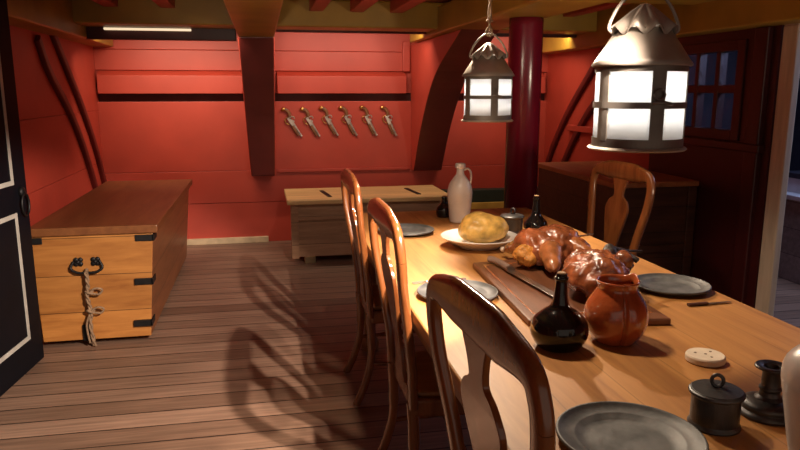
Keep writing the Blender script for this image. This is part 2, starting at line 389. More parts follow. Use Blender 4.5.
m = MB(); m.box(1.72, XR, YB - 0.12, YB + 0.02, 0.335, 0.46)
structure(m.build('trim_waterway', M['green'], bevel=0.006))
structure(boxo('baseboard_right', M['yellow'], (1.72, XR, YB - 0.14, YB + 0.02, 0.0, 0.335), bevel=0.006))

# left side of the hull
m = MB()
for z0, z1 in ((0, 0.40), (0.402, 0.80), (0.802, 1.25), (1.252, ZC)): m.box(XL - 0.16, XL, -1.0, YB + 0.1, z0, z1)
structure(m.build('wall_left', M['red'], bevel=0.004))
# right side: hull planking with a window, then a doorway to the next cabin
m = MB()
for (y0, y1, z0, z1) in ((4.42, YB + 0.1, 0, ZC), (3.40, 3.66, 0, ZC), (3.66, 4.42, 0, 1.13), (3.66, 4.42, 1.72, ZC), (-1.0, 3.40, 1.86, ZC), (-1.0, 2.2, 0, 1.90)):
    m.box(XR, XR + 0.04, y0, y1, z0, z1)
structure(m.build('wall_right', M['red'], bevel=0))
# curved battens on both sides
ARCS = ([(4.976, 1.759), (5.17, 1.549), (5.586, 1.276), (5.904, 0.983), (6.188, 0.623), (6.33, 0.40)],
        [(5.312, 1.836), (5.633, 1.575), (6.004, 1.263), (6.306, 0.943), (6.534, 0.611), (6.59, 0.50)])
def arc_trim(name, x, s):
    m = MB()
    for arc in ARCS:
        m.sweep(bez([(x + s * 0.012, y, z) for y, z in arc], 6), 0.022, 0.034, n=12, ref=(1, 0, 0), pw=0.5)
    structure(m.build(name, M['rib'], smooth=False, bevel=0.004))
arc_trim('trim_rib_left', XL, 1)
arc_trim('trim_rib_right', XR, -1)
structure(boxo('trim_batten', M['red'], (XR - 0.035, XR + 0.01, 4.6, 6.02, 1.06, 1.115), bevel=0.006))
# shelf clamps along both sides, deck beams across, carlings fore and aft
structure(boxo('ceiling_beam', M['ochre'], (XR - 0.16, XR + 0.02, 1.4, YB, 1.775, ZC), bevel=0.012), 'ochre timber running along the top of the right wall')
structure(boxo('ceiling_beam', M['ochre'], (XL - 0.02, XL + 0.17, 1.0, YB, 1.80, ZC), bevel=0.012), 'ochre timber running along the top of the left wall')
structure(boxo('ceiling_beam', M['ochre'], (XL, XR, 5.28, 5.58, 1.885, ZC), bevel=0.012), 'ochre deck beam crossing in front of the red back wall')
structure(boxo('ceiling_beam', M['ochre'], (XL, XR, 3.72, 4.02, 1.945, ZC), bevel=0.012), 'ochre deck beam crossing above the far end of the table')
structure(boxo('ceiling_beam', M['ochre'], (-0.165, 0.125, 1.2, YB - 0.3, 1.85, ZC - 0.03), bevel=0.012), 'ochre fore-and-aft timber above the floor ending at the dark post')
structure(boxo('ceiling_beam', M['ochre'], (1.335, 1.69, 1.2, YB - 0.3, 1.85, ZC - 0.03), bevel=0.012), 'ochre fore-and-aft timber above the table')
for x0, x1, z0 in ((XL, -0.17, 1.80), (0.13, 1.34, 1.875), (1.70, XR, 1.865)):  # added pelmets: hide the wash lights, stand in for a shaded band
    structure(boxo('ceiling_beam', M['shaded_red'], (x0, x1, 5.635, 5.70, z0, ZC), bevel=0.008), 'added dark pelmet board behind the ochre deck beam')
for x in (-1.0, -0.62, 0.42, 0.72, 1.02, 2.05, 2.4):
    structure(boxo('ceiling_ledge', M['red'], (x - 0.05, x + 0.05, 1.0, 6.15, 1.995, ZC), bevel=0.006))
tag(one(lambda m: m.box(-1.12, -0.50, 5.590, 5.625, 1.866, 1.882), 'strip_light', M['strip'], bevel=0.003), 'long thin lit strip light tucked behind the deck beam above the left chest', 'light')

# hanging knees under the carlings
def knee(label, xb0, xb1, xt0, xt1, prof):
    """prof: (y, z) along the curved face from the bottom up; square back against the bulkhead"""
    m = MB(); pth = bez([(0, y, z) for y, z in prof], 5); n = len(pth); rows = []
    for i, p in enumerate(pth):
        t = i / (n - 1); a = xb0 + (xt0 - xb0) * t; b = xb1 + (xt1 - xb1) * t
        back = YB - 0.0
        rows.append([m.bm.verts.new(q) for q in ((a, p.y, p.z), (b, p.y, p.z), (b, back, p.z), (a, back, p.z))])
    for A, B in zip(rows, rows[1:]):
        for k in range(4): m.bm.faces.new((A[k], A[(k + 1) % 4], B[(k + 1) % 4], B[k]))
    m.bm.faces.new(list(reversed(rows[0]))); m.bm.faces.new(rows[-1])
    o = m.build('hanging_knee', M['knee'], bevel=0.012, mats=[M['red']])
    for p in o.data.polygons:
        if abs(p.normal.x) > 0.7: p.material_index = 1  # flat sides keep the lit red, fronts the shade colour
    return tag(o, label, 'knee timber', 'knee timbers on the back wall')
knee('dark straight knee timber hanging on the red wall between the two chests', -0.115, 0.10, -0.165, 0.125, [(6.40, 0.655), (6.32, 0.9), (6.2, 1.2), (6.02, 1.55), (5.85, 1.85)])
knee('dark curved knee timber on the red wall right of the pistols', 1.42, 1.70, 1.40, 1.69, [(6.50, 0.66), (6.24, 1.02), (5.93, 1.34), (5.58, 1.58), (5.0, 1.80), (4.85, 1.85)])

# round pillar
t = thing('deck_pillar', 'glossy crimson round pillar behind the far end of the table', 'pillar', (1.575, 4.06, 0))
one(lambda m: m.lathe([(0, 0), (0.102, 0), (0.102, 1.8), (0.102, 1.85), (0, 1.85)], 48), 'shaft', M['pillar'], t, bevel=0)
one(lambda m: m.lathe([(0, 0), (0.145, 0), (0.145, 0.05), (0.125, 0.075), (0.1022, 0.08), (0, 0.08)], 40), 'base_collar', M['pillar'], t)
for o in t.children:
    for p in o.data.polygons: p.use_smooth = abs(p.normal.z) < 0.5

# window in the right wall
wf = MB()
y0, y1, z0, z1 = 3.66, 4.42, 1.13, 1.72
for b in ((y0, y0 + 0.07, z0, z1), (y1 - 0.07, y1, z0, z1), (y0 + 0.07, y1 - 0.07, z0, z0 + 0.06), (y0 + 0.07, y1 - 0.07, z1 - 0.06, z1)):
    wf.box(XR - 0.03, XR + 0.06, *b)
window = structure(wf.build('window_1', M['shaded_red'], bevel=0.004))
mm = MB()
for k in (1, 2):
    yy = y0 + 0.07 + (y1 - y0 - 0.14) * k / 3; mm.box(XR - 0.005, XR + 0.05, yy - 0.02, yy + 0.02, z0 + 0.05, z1 - 0.05)
zz = (z0 + z1) / 2 + 0.01; mm.box(XR - 0.003, XR + 0.048, y0 + 0.06, y1 - 0.06, zz - 0.025, zz + 0.025)
mm.build('glazing_bar', M['shaded_red'], window, bevel=0.004)
boxo('pane', M['glass'], (XR + 0.022, XR + 0.025, y0 + 0.06, y1 - 0.06, z0 + 0.05, z1 - 0.05), window, bevel=0)
structure(boxo('trim_window_sill', M['shaded_red'], (XR - 0.06, XR + 0.02, 3.44, 4.46, 1.075, 1.125), bevel=0.008))
structure(boxo('trim_window_post', M['shaded_red'], (XR - 0.05, XR + 0.02, 3.46, 3.57, 0.0, 1.775), bevel=0.008))
m = MB()
for b in ((3.40, 3.66, 0, 1.775), (4.42, 4.62, 0, 1.775), (3.66, 4.42, 0, 1.13), (3.66, 4.42, 1.72, 1.775)): m.box(XR - 0.018, XR + 0.005, *b)
structure(m.build('trim_shade_sheet', M['shaded_red'], bevel=0))  # dark sheet laid over the near right wall, standing in for shade
# doorway: pale post and head
dm = MB(); dm.box(XR - 0.012, XR + 0.03, 3.285, 3.395, 0, 1.77); dm.box(XR - 0.012, XR + 0.03, 2.2, 3.395, 1.77, 1.85); dm.box(XR - 0.012, XR + 0.03, 2.2, 2.30, 0, 1.77)
structure(dm.build('door_2', M['post'], bevel=0.006), 'pale wooden door frame at the right edge')
# next cabin seen through the doorway and window
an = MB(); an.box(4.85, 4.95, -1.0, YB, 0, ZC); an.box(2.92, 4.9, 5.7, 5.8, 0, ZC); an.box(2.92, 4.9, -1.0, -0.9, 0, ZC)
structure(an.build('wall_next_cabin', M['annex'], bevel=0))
t = thing('plank_counter', 'grey plank counter seen through the right doorway', 'counter', (4.35, 4.35, 0))
boxo('body', M['annex_boards'], (-0.45, 0.40, -0.5, 1.1, 0.0, 0.62), t)
boxo('counter_top', M['canvas'], (-0.48, 0.42, -0.53, 1.12, 0.62, 0.655), t)
t = thing('lidded_trunk', 'pale trunk on the grey counter beyond the right doorway', 'trunk', (4.30, 4.45, 0.655))
boxo('body', M['canvas'], (-0.3, 0.25, -0.25, 0.25, 0.0, 0.11), t)
boxo('lid', M['annex'], (-0.32, 0.27, -0.27, 0.27, 0.11, 0.15), t)
t = thing('wall_box', 'grey box fixed high up beyond the right doorway', 'box', (4.6, 5.4, 1.72))
boxo('body', M['canvas'], (-0.22, 0.22, -0.1, 0.3, 0.0, 0.2), t)
boxo('lid', M['annex_boards'], (-0.23, 0.23, -0.11, 0.3, 0.2, 0.22), t)

# navy door standing open along the left wall
door = structure(bpy.data.objects.new('door_1', None), 'navy panelled door with white lines standing open at the left edge')
COL.objects.link(door); door.location = (-1.20, 3.83, 0); door.rotation_euler = (0, 0, R(-6.0))
boxo('door_leaf', M['navy'], (-0.055, 0.0, -1.25, 0.0, 0.012, 1.965), door, bevel=0.006)
def outline(m, y0, y1, z0, z1, wd=0.022):
    for b in ((y0, y0 + wd, z0, z1), (y1 - wd, y1, z0, z1), (y0 + wd, y1 - wd, z0, z0 + wd), (y0 + wd, y1 - wd, z1 - wd, z1)):
        m.box(-0.001, 0.004, *b)
one(lambda m: outline(m, -1.13, -0.145, 0.97, 1.80), 'panel_line', M['white_line'], door)
one(lambda m: outline(m, -1.13, -0.145, 0.17, 0.83), 'panel_line', M['white_line'], door)
rh = one(lambda m: m.sweep([(0.018, -0.075 + 0.04 * math.sin(a), 0.86 + 0.055 * math.cos(a)) for a in [2 * PI * k / 24 for k in range(24)]], 0.006, n=8, closed=True), 'ring_handle', M['iron'], door, smooth=True)
one(lambda m: m.lathe([(0, 0), (0.028, 0), (0.022, 0.016), (0, 0.02)], 20, mat=Matrix.Translation((0, -0.075, 0.925)) @ Matrix.Rotation(PI / 2, 4, 'Y')), 'boss', M['iron'], rh, smooth=True)

# ================================================================== CHESTS
t = thing('sea_chest', 'long orange pine sea chest with iron straps beside the navy door', 'chest', (-0.965, 4.01, 0))
def chest_body(m):
    z0, z1 = 0.032, 0.640
    m.hexa([(-0.29, 0, z0), (0.29, 0, z0), (0.29, 1.98, z0), (-0.29, 1.98, z0), (-0.305, -0.012, z1), (0.340, -0.012, z1), (0.340, 2.0, z1), (-0.305, 2.0, z1)])
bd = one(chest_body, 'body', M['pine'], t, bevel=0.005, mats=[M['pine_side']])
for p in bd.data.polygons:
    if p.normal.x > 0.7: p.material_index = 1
boxo('lid', M['lid'], (-0.315, 0.368, -0.03, 2.02, 0.643, 0.690), t, bevel=0.006)
for z in (0.615, 0.362, 0.115):
    def strap(m, z=z):
        xr = 0.29 + 0.050 * (z - 0.03) / 0.61
        m.box(xr - 0.095, xr + 0.005, -0.020, 0.002, z - 0.018, z + 0.018); m.box(xr - 0.005, xr + 0.007, -0.020, 0.09, z - 0.018, z + 0.018)
    one(strap, 'corner_strap', M['iron'], t, bevel=0.002)
boxo('hinge_strap', M['iron'], (-0.305, -0.24, -0.020, 0.002, 0.60, 0.636), t, bevel=0.002)
for y in (0.12, 1.75): boxo('foot', M['iron'], (-0.28, 0.26, y, y + 0.14, 0.0, 0.034), t)
hd = one(lambda m: m.sweep(bez([(-0.068, -0.022, 0.497), (-0.082, -0.032, 0.46), (-0.05, -0.038, 0.437), (0.0, -0.038, 0.434), (0.05, -0.038, 0.437), (0.082, -0.032, 0.46), (0.068, -0.022, 0.497)], 6), 0.0075, n=8), 'handle', M['iron'], t, smooth=True, loc=(-0.02, 0, 0))
for sx in (-1, 1):
    def ros(m, sx=sx):
        for k in range(4):
            a = PI / 4 + k * PI / 2; m.ball((sx * 0.045 + 0.016 * math.cos(a), -0.014, 0.492 + 0.016 * math.sin(a)), (0.015, 0.008, 0.015), sub=2)
        m.ball((sx * 0.045, -0.016, 0.492), (0.012, 0.014, 0.012), sub=2)
    one(ros, 'rosette', M['iron'], hd, smooth=True)
boxo('hasp', M['iron'], (-0.075, -0.035, -0.016, 0.002, 0.03, 0.125), t, bevel=0.003)
# rope on its handle
m = MB()
for k in range(2):
    q = [Vector(p) + Vector((0.006 * math.cos(i * 0.8 + k * PI), -0.008 + 0.005 * math.sin(i * 0.8 + k * PI), 0)) for i, p in enumerate(bez([(0.0, -0.045, 0.44), (0.004, -0.045, 0.37), (-0.004, -0.045, 0.30), (0.006, -0.042, 0.22), (0.0, -0.042, 0.12), (0.012, -0.040, 0.012)], 7))]
    m.sweep(q, 0.0065, n=7)
m.sweep(bez([(0.0, -0.05, 0.445), (0.0, -0.03, 0.452), (0.0, -0.022, 0.43), (0, -0.04, 0.40)], 5), 0.008, n=7)
for z in (0.325, 0.215):
    m.sweep([(0.004 + 0.017 * math.cos(a), -0.046 + 0.014 * math.sin(a), z + 0.006 * math.sin(2 * a)) for a in [2 * PI * k / 16 for k in range(16)]], 0.008, n=7, closed=True)
    m.sweep(bez([(0.012, -0.055, z), (0.04, -0.055, z + 0.022), (0.075, -0.05, z + 0.012), (0.058, -0.052, z - 0.012), (0.016, -0.055, z - 0.006)], 5), 0.006, n=7)
m.sweep(bez([(0.0, -0.05, 0.20), (-0.022, -0.05, 0.13), (-0.012, -0.05, 0.03)], 6), 0.006, n=7)
rp = m.build('rope', M['cord'], smooth=True); rp.location = (-0.985, 4.01, 0)
tag(rp, 'knotted tan rope hanging from the iron handle of the orange chest', 'rope')

t = thing('plank_chest', 'low weathered plank chest on blocks under the pistols', 'chest', (0.87, 5.66, 0))
def pc_body(m):
    m.box(-0.655, 0.655, 0.02, 0.60, 0.055, 0.505)
boxo('body', M['grey_pine'], (-0.645, 0.645, 0.02, 0.60, 0.055, 0.505), t)
for x in (-0.665, 0.605): boxo('corner_post', M['grey_pine'], (x, x + 0.06, 0.0, 0.06, 0.045, 0.505), t)
boxo('cleat', M['grey_pine'], (-0.605, 0.605, 0.002, 0.022, 0.365, 0.40), t)
boxo('lid', M['tan_pine'], (-0.695, 0.70, -0.05, 0.66, 0.508, 0.545), t, bevel=0.006)
for x in (-0.40, 0.37):
    one(lambda m, x=x: m.hexa([(x + 0.05, 0.09, 0.543), (x + 0.085, 0.09, 0.543), (x + 0.045, 0.46, 0.543), (x + 0.01, 0.46, 0.543), (x + 0.05, 0.09, 0.551), (x + 0.085, 0.09, 0.551), (x + 0.045, 0.46, 0.551), (x + 0.01, 0.46, 0.551)]), 'hinge_strap', M['iron'], t)
for x in (-0.56, 0.46): boxo('foot', M['tan_pine'], (x, x + 0.09, 0.0, 0.10, 0.0, 0.056), t)
for x in (-0.56, 0.46): boxo('foot', M['grey_pine'], (x, x + 0.09, 0.48, 0.58, 0.0, 0.056), t)

t = thing('side_locker', 'tall dark plank locker against the right wall behind the far chair', 'locker', (2.48, 4.0, 0))
boxo('body', M['dark_wood'], (-0.285, 0.285, 0.02, 1.28, 0.0, 0.815), t)
boxo('lid', M['cabinet_top'], (-0.31, 0.295, -0.01, 1.30, 0.815, 0.85), t, bevel=0.006)
for x in (-0.29, 0.23): boxo('corner_post', M['dark_wood'], (x, x + 0.06, 0.0, 0.05, 0.0, 0.813), t)
boxo('cleat', M['dark_wood'], (-0.23, 0.23, 0.002, 0.022, 0.38, 0.43), t)

# ================================================================== TABLE
TX0, TX1, TY0, TY1, TZ = 0.44, 1.515, 0.72, 3.80, 0.75
t = thing('dining_table', 'long honey oak dining table laid with food and pewter', 'table', ((TX0 + TX1) / 2, (TY0 + TY1) / 2, 0))
hx, hy = (TX1 - TX0) / 2, (TY1 - TY0) / 2
boxo('tabletop', M['table'], (-hx, hx, -hy, hy, TZ - 0.038, TZ), t, bevel=0.006)
ap = MB()
for b in ((-hx + 0.05, -hx + 0.075, -hy + 0.1, hy - 0.1), (hx - 0.075, hx - 0.05, -hy + 0.1, hy - 0.1), (-hx + 0.075, hx - 0.075, -hy + 0.1, -hy + 0.125), (-hx + 0.075, hx - 0.075, hy - 0.125, hy - 0.1)):
    ap.box(*b, TZ - 0.14, TZ - 0.038)
ap.build('apron', M['table_leg'], t, bevel=0.003)
LEG = smooth_prof([(0.045, 0), (0.05, 0.04), (0.03, 0.10), (0.045, 0.2), (0.052, 0.3), (0.035, 0.42), (0.048, 0.5), (0.045, 0.54)], 4)
for sx in (-1, 1):
    for sy in (-1, 1):
        def lg(m, sx=sx, sy=sy):
            c = (sx * (hx - 0.11), sy * (hy - 0.16), 0)
            m.lathe([(0, 0)] + LEG + [(0, 0.54)], 20, c=c); m.box(c[0] - 0.045, c[0] + 0.045, c[1] - 0.045, c[1] + 0.045, 0.53, TZ - 0.038)
        one(lg, 'leg', M['table_leg'], t, smooth=False)

# ================================================================== CHAIRS (face +x in their own frame)
def backx(z): # rake of the back
    pts = [(0.40, -0.205), (0.55, -0.212), (0.70, -0.232), (0.85, -0.255), (1.0, -0.268), (1.08, -0.272)]
    for (a, b), (c, d) in zip(pts, pts[1:]):
        if z <= c: return b + (d - b) * (z - a) / (c - a)
    return pts[-1][1]
def make_chair(label):
    t = thing('dining_chair', label, 'chair', group=None)
    # stiles and yoke-shaped crest, one swept frame
    half = [(0.190, 0.42), (0.200, 0.55), (0.224, 0.70), (0.256, 0.83), (0.270, 0.915), (0.266, 0.968), (0.238, 1.006), (0.14, 1.016), (0.0, 1.018)]
    pth = bez([(0, y, z) for y, z in half] + [(0, -y, z) for y, z in reversed(half[:-1])], 5)
    pth = [Vector((backx(p.z), p.y, p.z)) for p in pth]
    wide = []
    for p in pth:
        wide.append(0.026 + (0.022 * min(1, max(0, (0.25 - abs(p.y)) / 0.14)) if p.z > 0.94 else 0))
    st = [p for p in pth]
    cut = [i for i, p in enumerate(pth) if p.z > 0.925]
    i0, i1 = cut[0], cut[-1]
    one(lambda m: m.sweep(pth[:i0 + 1], 0.015, wide[:i0 + 1], n=14, ref=(1, 0, 0), pw=0.7), 'stile', M['chair'], t, smooth=True)
    one(lambda m: m.sweep(pth[i1:], 0.015, wide[i1:], n=14, ref=(1, 0, 0), pw=0.7), 'stile', M['chair'], t, smooth=True)
    one(lambda m: m.sweep(pth[i0 - 0:i1 + 1], 0.015, wide[i0:i1 + 1], n=14, ref=(1, 0, 0), pw=0.7), 'crest_rail', M['chair'], t, smooth=True)
    # vase splat
    prof = [(0.075, 0.455), (0.06, 0.50), (0.046, 0.56), (0.050, 0.62), (0.076, 0.71), (0.100, 0.79), (0.102, 0.83), (0.078, 0.865), (0.044, 0.885), (0.040, 0.905), (0.050, 0.94), (0.075, 0.985), (0.11, 1.022)]
    pr = [(p.x, p.y) for p in bez([(a, b, 0) for a, b in prof], 4)]
    m = MB(); n = len(pr); rows = []
    for (hw, z) in pr:
        x = backx(z); rows.append([m.bm.verts.new(q) for q in ((x - 0.007, -hw, z), (x - 0.007, hw, z), (x + 0.007, hw, z), (x + 0.007, -hw, z))])
    for A, B in zip(rows, rows[1:]):
        for k in range(4): m.bm.faces.new((A[k], A[(k + 1) % 4], B[(k + 1) % 4], B[k]))
    m.bm.faces.new(list(reversed(rows[0]))); m.bm.faces.new(rows[-1])
    m.build('splat', M['chair'], t, bevel=0.003)
    # seat: wider at the front
    def slab(m, e, z0, z1):
        m.hexa([(-0.205 - e, -0.195 - e, z0), (0.215 + e, -0.245 - e, z0), (0.215 + e, 0.245 + e, z0), (-0.205 - e, 0.195 + e, z0),
                (-0.205 - e, -0.195 - e, z1), (0.215 + e, -0.245 - e, z1), (0.215 + e, 0.245 + e, z1), (-0.205 - e, 0.195 + e, z1)])
    one(lambda m: slab(m, 0.0, 0.385, 0.445), 'seat_rail', M['chair'], t, bevel=0.01)
    one(lambda m: slab(m, -0.02, 0.445, 0.462), 'seat', M['chair_seat'], t, bevel=0.008)
    for s in (-1, 1):
        one(lambda m, s=s: m.sweep(bez([(-0.205, s * 0.175, 0.43), (-0.200, s * 0.178, 0.32), (-0.205, s * 0.182, 0.20), (-0.235, s * 0.188, 0.09), (-0.275, s * 0.192, 0.0)], 6),
            [0.020] * 9 + [0.017] * 16, 0.017, n=12, ref=(1, 0, 0), pw=0.75), 'leg', M['chair'], t, smooth=True)
        fp = bez([(0.195, s * 0.222, 0.40), (0.232, s * 0.25, 0.335), (0.225, s * 0.246, 0.24), (0.20, s * 0.226, 0.12), (0.202, s * 0.228, 0.045), (0.228, s * 0.248, 0.018), (0.232, s * 0.25, 0.0)], 5)
        rr = [0.034, 0.036, 0.037, 0.037, 0.036, 0.034, 0.032, 0.030, 0.028, 0.026, 0.024, 0.022, 0.021, 0.020, 0.019, 0.018, 0.017, 0.017, 0.017, 0.018, 0.019, 0.021, 0.024, 0.027, 0.030, 0.032, 0.033, 0.034, 0.034, 0.033, 0.030]
        one(lambda m, fp=fp, rr=rr: m.sweep(fp, rr[:len(fp)], n=14, ref=(0, 1, 0)), 'leg', M['chair'], t, smooth=True)
        one(lambda m, s=s: m.sweep(bez([(-0.205, s * 0.182, 0.19), (0.0, s * 0.205, 0.19), (0.20, s * 0.228, 0.19)], 6), [0.009] * 4 + [0.013] * 5 + [0.009] * 4, n=10, ref=(0, 0, 1)), 'stretcher', M['chair'], t, smooth=True)
    one(lambda m: m.sweep(bez([(0.0, -0.205, 0.19), (0.0, 0.0, 0.19), (0.0, 0.205, 0.19)], 6), [0.009] * 4 + [0.013] * 5 + [0.009] * 4, n=10, ref=(0, 0, 1)), 'stretcher', M['chair'], t, smooth=True)
    return t
c0 = make_chair('polished yoke-backed chair nearest the camera on the left of the table')
c0.location = (0.643, 1.19, 0); c0.rotation_euler = (0, 0, R(3.5)); c0['group'] = 'yoke-backed dining chairs'
G = 'yoke-backed dining chairs'
dup(c0, (0.652, 2.225, 0), R(0), 'polished yoke-backed chair in the middle on the left of the table', G)
dup(c0, (0.655, 3.15, 0), R(0), 'polished yoke-backed chair on the left of the table closest to the red wall', G)
dup(c0, (1.555, 3.24, 0), R(180 + 7), 'polished yoke-backed chair alone on the right side of the table', G).scale = (1, 0.9, 1)

# ================================================================== LANTERNS
def make_lantern(label, loc, rz):
    t = thing('hanging_lantern', label, 'lantern', loc, rz)
    # t's origin is the flange under the lantern
    one(lambda m: m.lathe([(0, 0.0), (0.115, 0.0), (0.120, 0.004), (0.115, 0.009), (0.108, 0.009), (0, 0.009)], 64), 'base_flange', M['tin'], t, smooth=False)
    fr = MB()
    fr.arcbox(0.103, 0.110, 0, 2 * PI - 1e-4, 0.009, 0.030, 64); fr.arcbox(0.103, 0.110, 0, 2 * PI - 1e-4, 0.190, 0.212, 64)
    fr.arcbox(0.104, 0.1115, 0, 2 * PI - 1e-4, 0.103, 0.118, 64)
    for k in range(5):
        a = 2 * PI * k / 5; fr.arcbox(0.103, 0.1105, a - 0.15, a + 0.15, 0.025, 0.195, 6)
    fr.build('frame', M['tin_dark'], t)
    for k in range(5):
        a = 2 * PI * (k + 0.5) / 5
        for z0, z1 in ((0.030, 0.103), (0.118, 0.190)):
            one(lambda m: m.arcbox(0.1052, 0.1072, a - 0.49, a + 0.49, z0 - 0.002, z1 + 0.002, 12), 'pane', M['pane'], t, smooth=True)
    one(lambda m: m.lathe([(0.117, 0.203), (0.120, 0.207), (0.111, 0.220), (0.062, 0.294), (0.058, 0.294), (0.105, 0.220), (0.116, 0.203)], 64), 'roof', M['tin'], t, smooth=True)
    def ruf(r, z, a):
        q = max(0, (r - 0.012) / 0.067); return r * (1 + 0.05 * q * math.cos(9 * a)), z + 0.011 * q * math.cos(9 * a)
    cp = one(lambda m: m.lathe([(0.004, 0.353), (0.012, 0.351), (0.032, 0.334), (0.056, 0.310), (0.078, 0.288)], 108, mod=ruf), 'ruffled_cap', M['tin'], t, smooth=True)
    so = cp.modifiers.new('thick', 'SOLIDIFY'); so.thickness = 0.0025
    one(lambda m: m.sweep(bez([(0.0, -0.080, 0.284), (0.0, -0.088, 0.298), (0.0, -0.066, 0.345), (0.0, -0.028, 0.384), (0.0, 0.0, 0.390), (0.0, 0.028, 0.384), (0.0, 0.066, 0.345), (0.0, 0.088, 0.298), (0.0, 0.080, 0.284)], 6), 0.0042, n=8), 'bail', M['tin'], t, smooth=True)
    lt = MB()
    lt.sweep(bez([(0.112, -0.015, 0.114), (0.119, 0.0, 0.119), (0.119, 0.02, 0.116), (0.112, 0.035, 0.114)], 5), 0.004, n=8)
    lt.sweep([(0.116, 0.012 * math.cos(q), 0.136 + 0.012 * math.sin(q)) for q in [2 * PI * k / 14 for k in range(14)]], 0.003, n=6, closed=True)
    lt.build('latch', M['tin_dark'], t, smooth=True)
    cm = MB()
    cm.lathe(smooth_prof([(0.0, 0.01), (0.03, 0.012), (0.03, 0.03), (0.014, 0.04), (0.014, 0.07), (0.0, 0.072)], 3), 20)
    cm.build('lamp_holder', M['tin_dark'], t)
    return t
lr = make_lantern('large tin lantern with lit white panes hanging nearest over the table', (0.925, 1.60, 1.283), R(-97))
ll = dup(lr, (1.02, 3.08, 1.287), R(-92), 'smaller-looking tin lantern with lit panes hanging in front of the crimson pillar', 'tin lanterns over the table')
lr['group'] = 'tin lanterns over the table'
for k, (x, y, z) in enumerate(((0.925, 1.60, 1.283), (1.02, 3.08, 1.287))):
    point('lantern_lamp', (x, y, z + 0.155), 1.7, (1.0, 0.93, 0.84), 0.022)
    m = MB(); zt = ZC - z if k else ZC - z
    top = (1.945 if k == 9 else ZC) - z
    for s in (0, PI):
        m.sweep([(0.006 * math.cos(i * 0.55 + s), 0.006 * math.sin(i * 0.55 + s), 0.400 + (top - 0.400) * i / 26) for i in range(27)], 0.0045, n=7)
    m.sweep([(0.014 * math.cos(a), 0, 0.398 + 0.018 * math.sin(a)) for a in [2 * PI * q / 18 for q in range(18)]], 0.0045, n=7, closed=True)
    m.sweep([(0.011 * math.cos(a), 0.011 * math.sin(a), 0.447) for a in [2 * PI * q / 14 for q in range(14)]], 0.006, n=7, closed=True)
    o = m.build('lantern_cord', M['cord'], smooth=True); o.location = (x, y, z)
    tag(o, ('twisted cord holding the lantern nearest over the table', 'twisted cord holding the lantern by the crimson pillar')[k], 'cord')

# ================================================================== PISTOLS
def make_pistol(label):
    t = thing('flintlock_pistol', label, 'pistol')
    # drawn in the x-z plane, barrel along +x, thickness along y
    pth = bez([(-0.115, 0, 0.020), (-0.085, 0, 0.036), (-0.045, 0, 0.036), (0.0, 0, 0.018), (0.06, 0, 0.004), (0.13, 0, 0.0), (0.195, 0, 0.0)], 5)
    L = len(pth)
    ra = [0.013] * L; rb = [0.017 - 0.006 * i / L for i in range(L)]
    one(lambda m: m.sweep(pth, ra, rb, n=12, ref=(0, 1, 0)), 'stock', M['gun_wood'], t, smooth=True)
    one(lambda m: m.ball((-0.122, 0, 0.014), (0.020, 0.018, 0.022), sub=3), 'butt_cap', M['brass'], t, smooth=True)
    one(lambda m: m.lathe([(0, 0), (0.013, 0), (0.012, 0.05), (0.009, 0.19), (0.011, 0.20), (0.011, 0.208), (0.006, 0.208), (0.006, 0.19)], 18, mat=Matrix.Translation((0.015, 0, 0.020)) @ Matrix.Rotation(PI / 2, 4, 'Y')), 'barrel', M['gun_steel'], t, smooth=False)
    lk = MB(); lk.box(-0.02, 0.075, -0.019, -0.012, -0.002, 0.022); lk.box(0.030, 0.050, -0.022, -0.010, 0.018, 0.040)
    lk.sweep(bez([(-0.004, -0.019, 0.012), (-0.012, -0.019, 0.036), (0.002, -0.019, 0.056), (0.022, -0.019, 0.05)], 5), 0.006, n=8)
    lk.build('lock', M['gun_steel'], t, bevel=0.002)
    one(lambda m: m.sweep(bez([(-0.03, 0, 0.012), (-0.022, 0, -0.020), (0.012, 0, -0.030), (0.040, 0, -0.018), (0.05, 0, 0.0)], 5), 0.0045, n=8), 'trigger_guard', M['brass'], t, smooth=True)
    return t
pl = ['leftmost of the row beside the straight knee', 'second from the straight knee', 'third from the straight knee', 'third from the curved knee', 'second from the curved knee', 'rightmost of the row beside the curved knee']
px = [(0.240, 1.142), (0.412, 1.143), (0.588, 1.152), (0.772, 1.153), (0.968, 1.153), (1.165, 1.150)]
p0 = None
for (x, z), l in zip(px, pl):
    lab = 'flintlock pistol on the red wall, ' + l
    if p0 is None: o = p0 = make_pistol(lab); o['group'] = 'row of flintlock pistols'
    else: o = dup(p0, (0, 0, 0), 0, lab, 'row of flintlock pistols')
    o.location = (x, YB - 0.014, z + 0.012); o.scale = (0.88, 0.97, 1.08); o.rotation_euler = (0, R(58 + 1.2 * px.index((x, z))), 0)

# ================================================================== ON THE TABLE
# pewter plates
def plate_prof(r, h=0.016, well=0.66):
    return [(0, 0.0), (r * well * 0.95, 0.0), (r * well, 0.004), (r * 0.97, h - 0.003), (r, h), (r, h + 0.004), (r * 0.985, h + 0.006), (r * 0.955, h + 0.005), (r * 0.94, h + 0.001), (r * (well + 0.09), h - 0.002), (r * (well + 0.06), h - 0.003), (r * well, 0.006), (r * well * 0.8, 0.0045), (0, 0.0045)]
def plate(name, label, x, y, r, mt, group):
    o = one(lambda m: m.lathe(plate_prof(r), 64), name, mt, smooth=True); o.location = (x, y, TZ)
    return tag(o, label, 'plate', group)
GP = 'pewter plates'
plate('pewter_plate', 'pewter plate at the front edge of the picture before the lidded pot', 0.683, 1.135, 0.142, M['pewter'], GP)
plate('pewter_plate', 'pewter plate with a fork beside it in front of the middle chair', 0.622, 2.150, 0.136, M['pewter'], GP)
plate('pewter_plate', 'pewter plate by the chair closest to the red wall', 0.665, 3.205, 0.136, M['pewter'], GP)
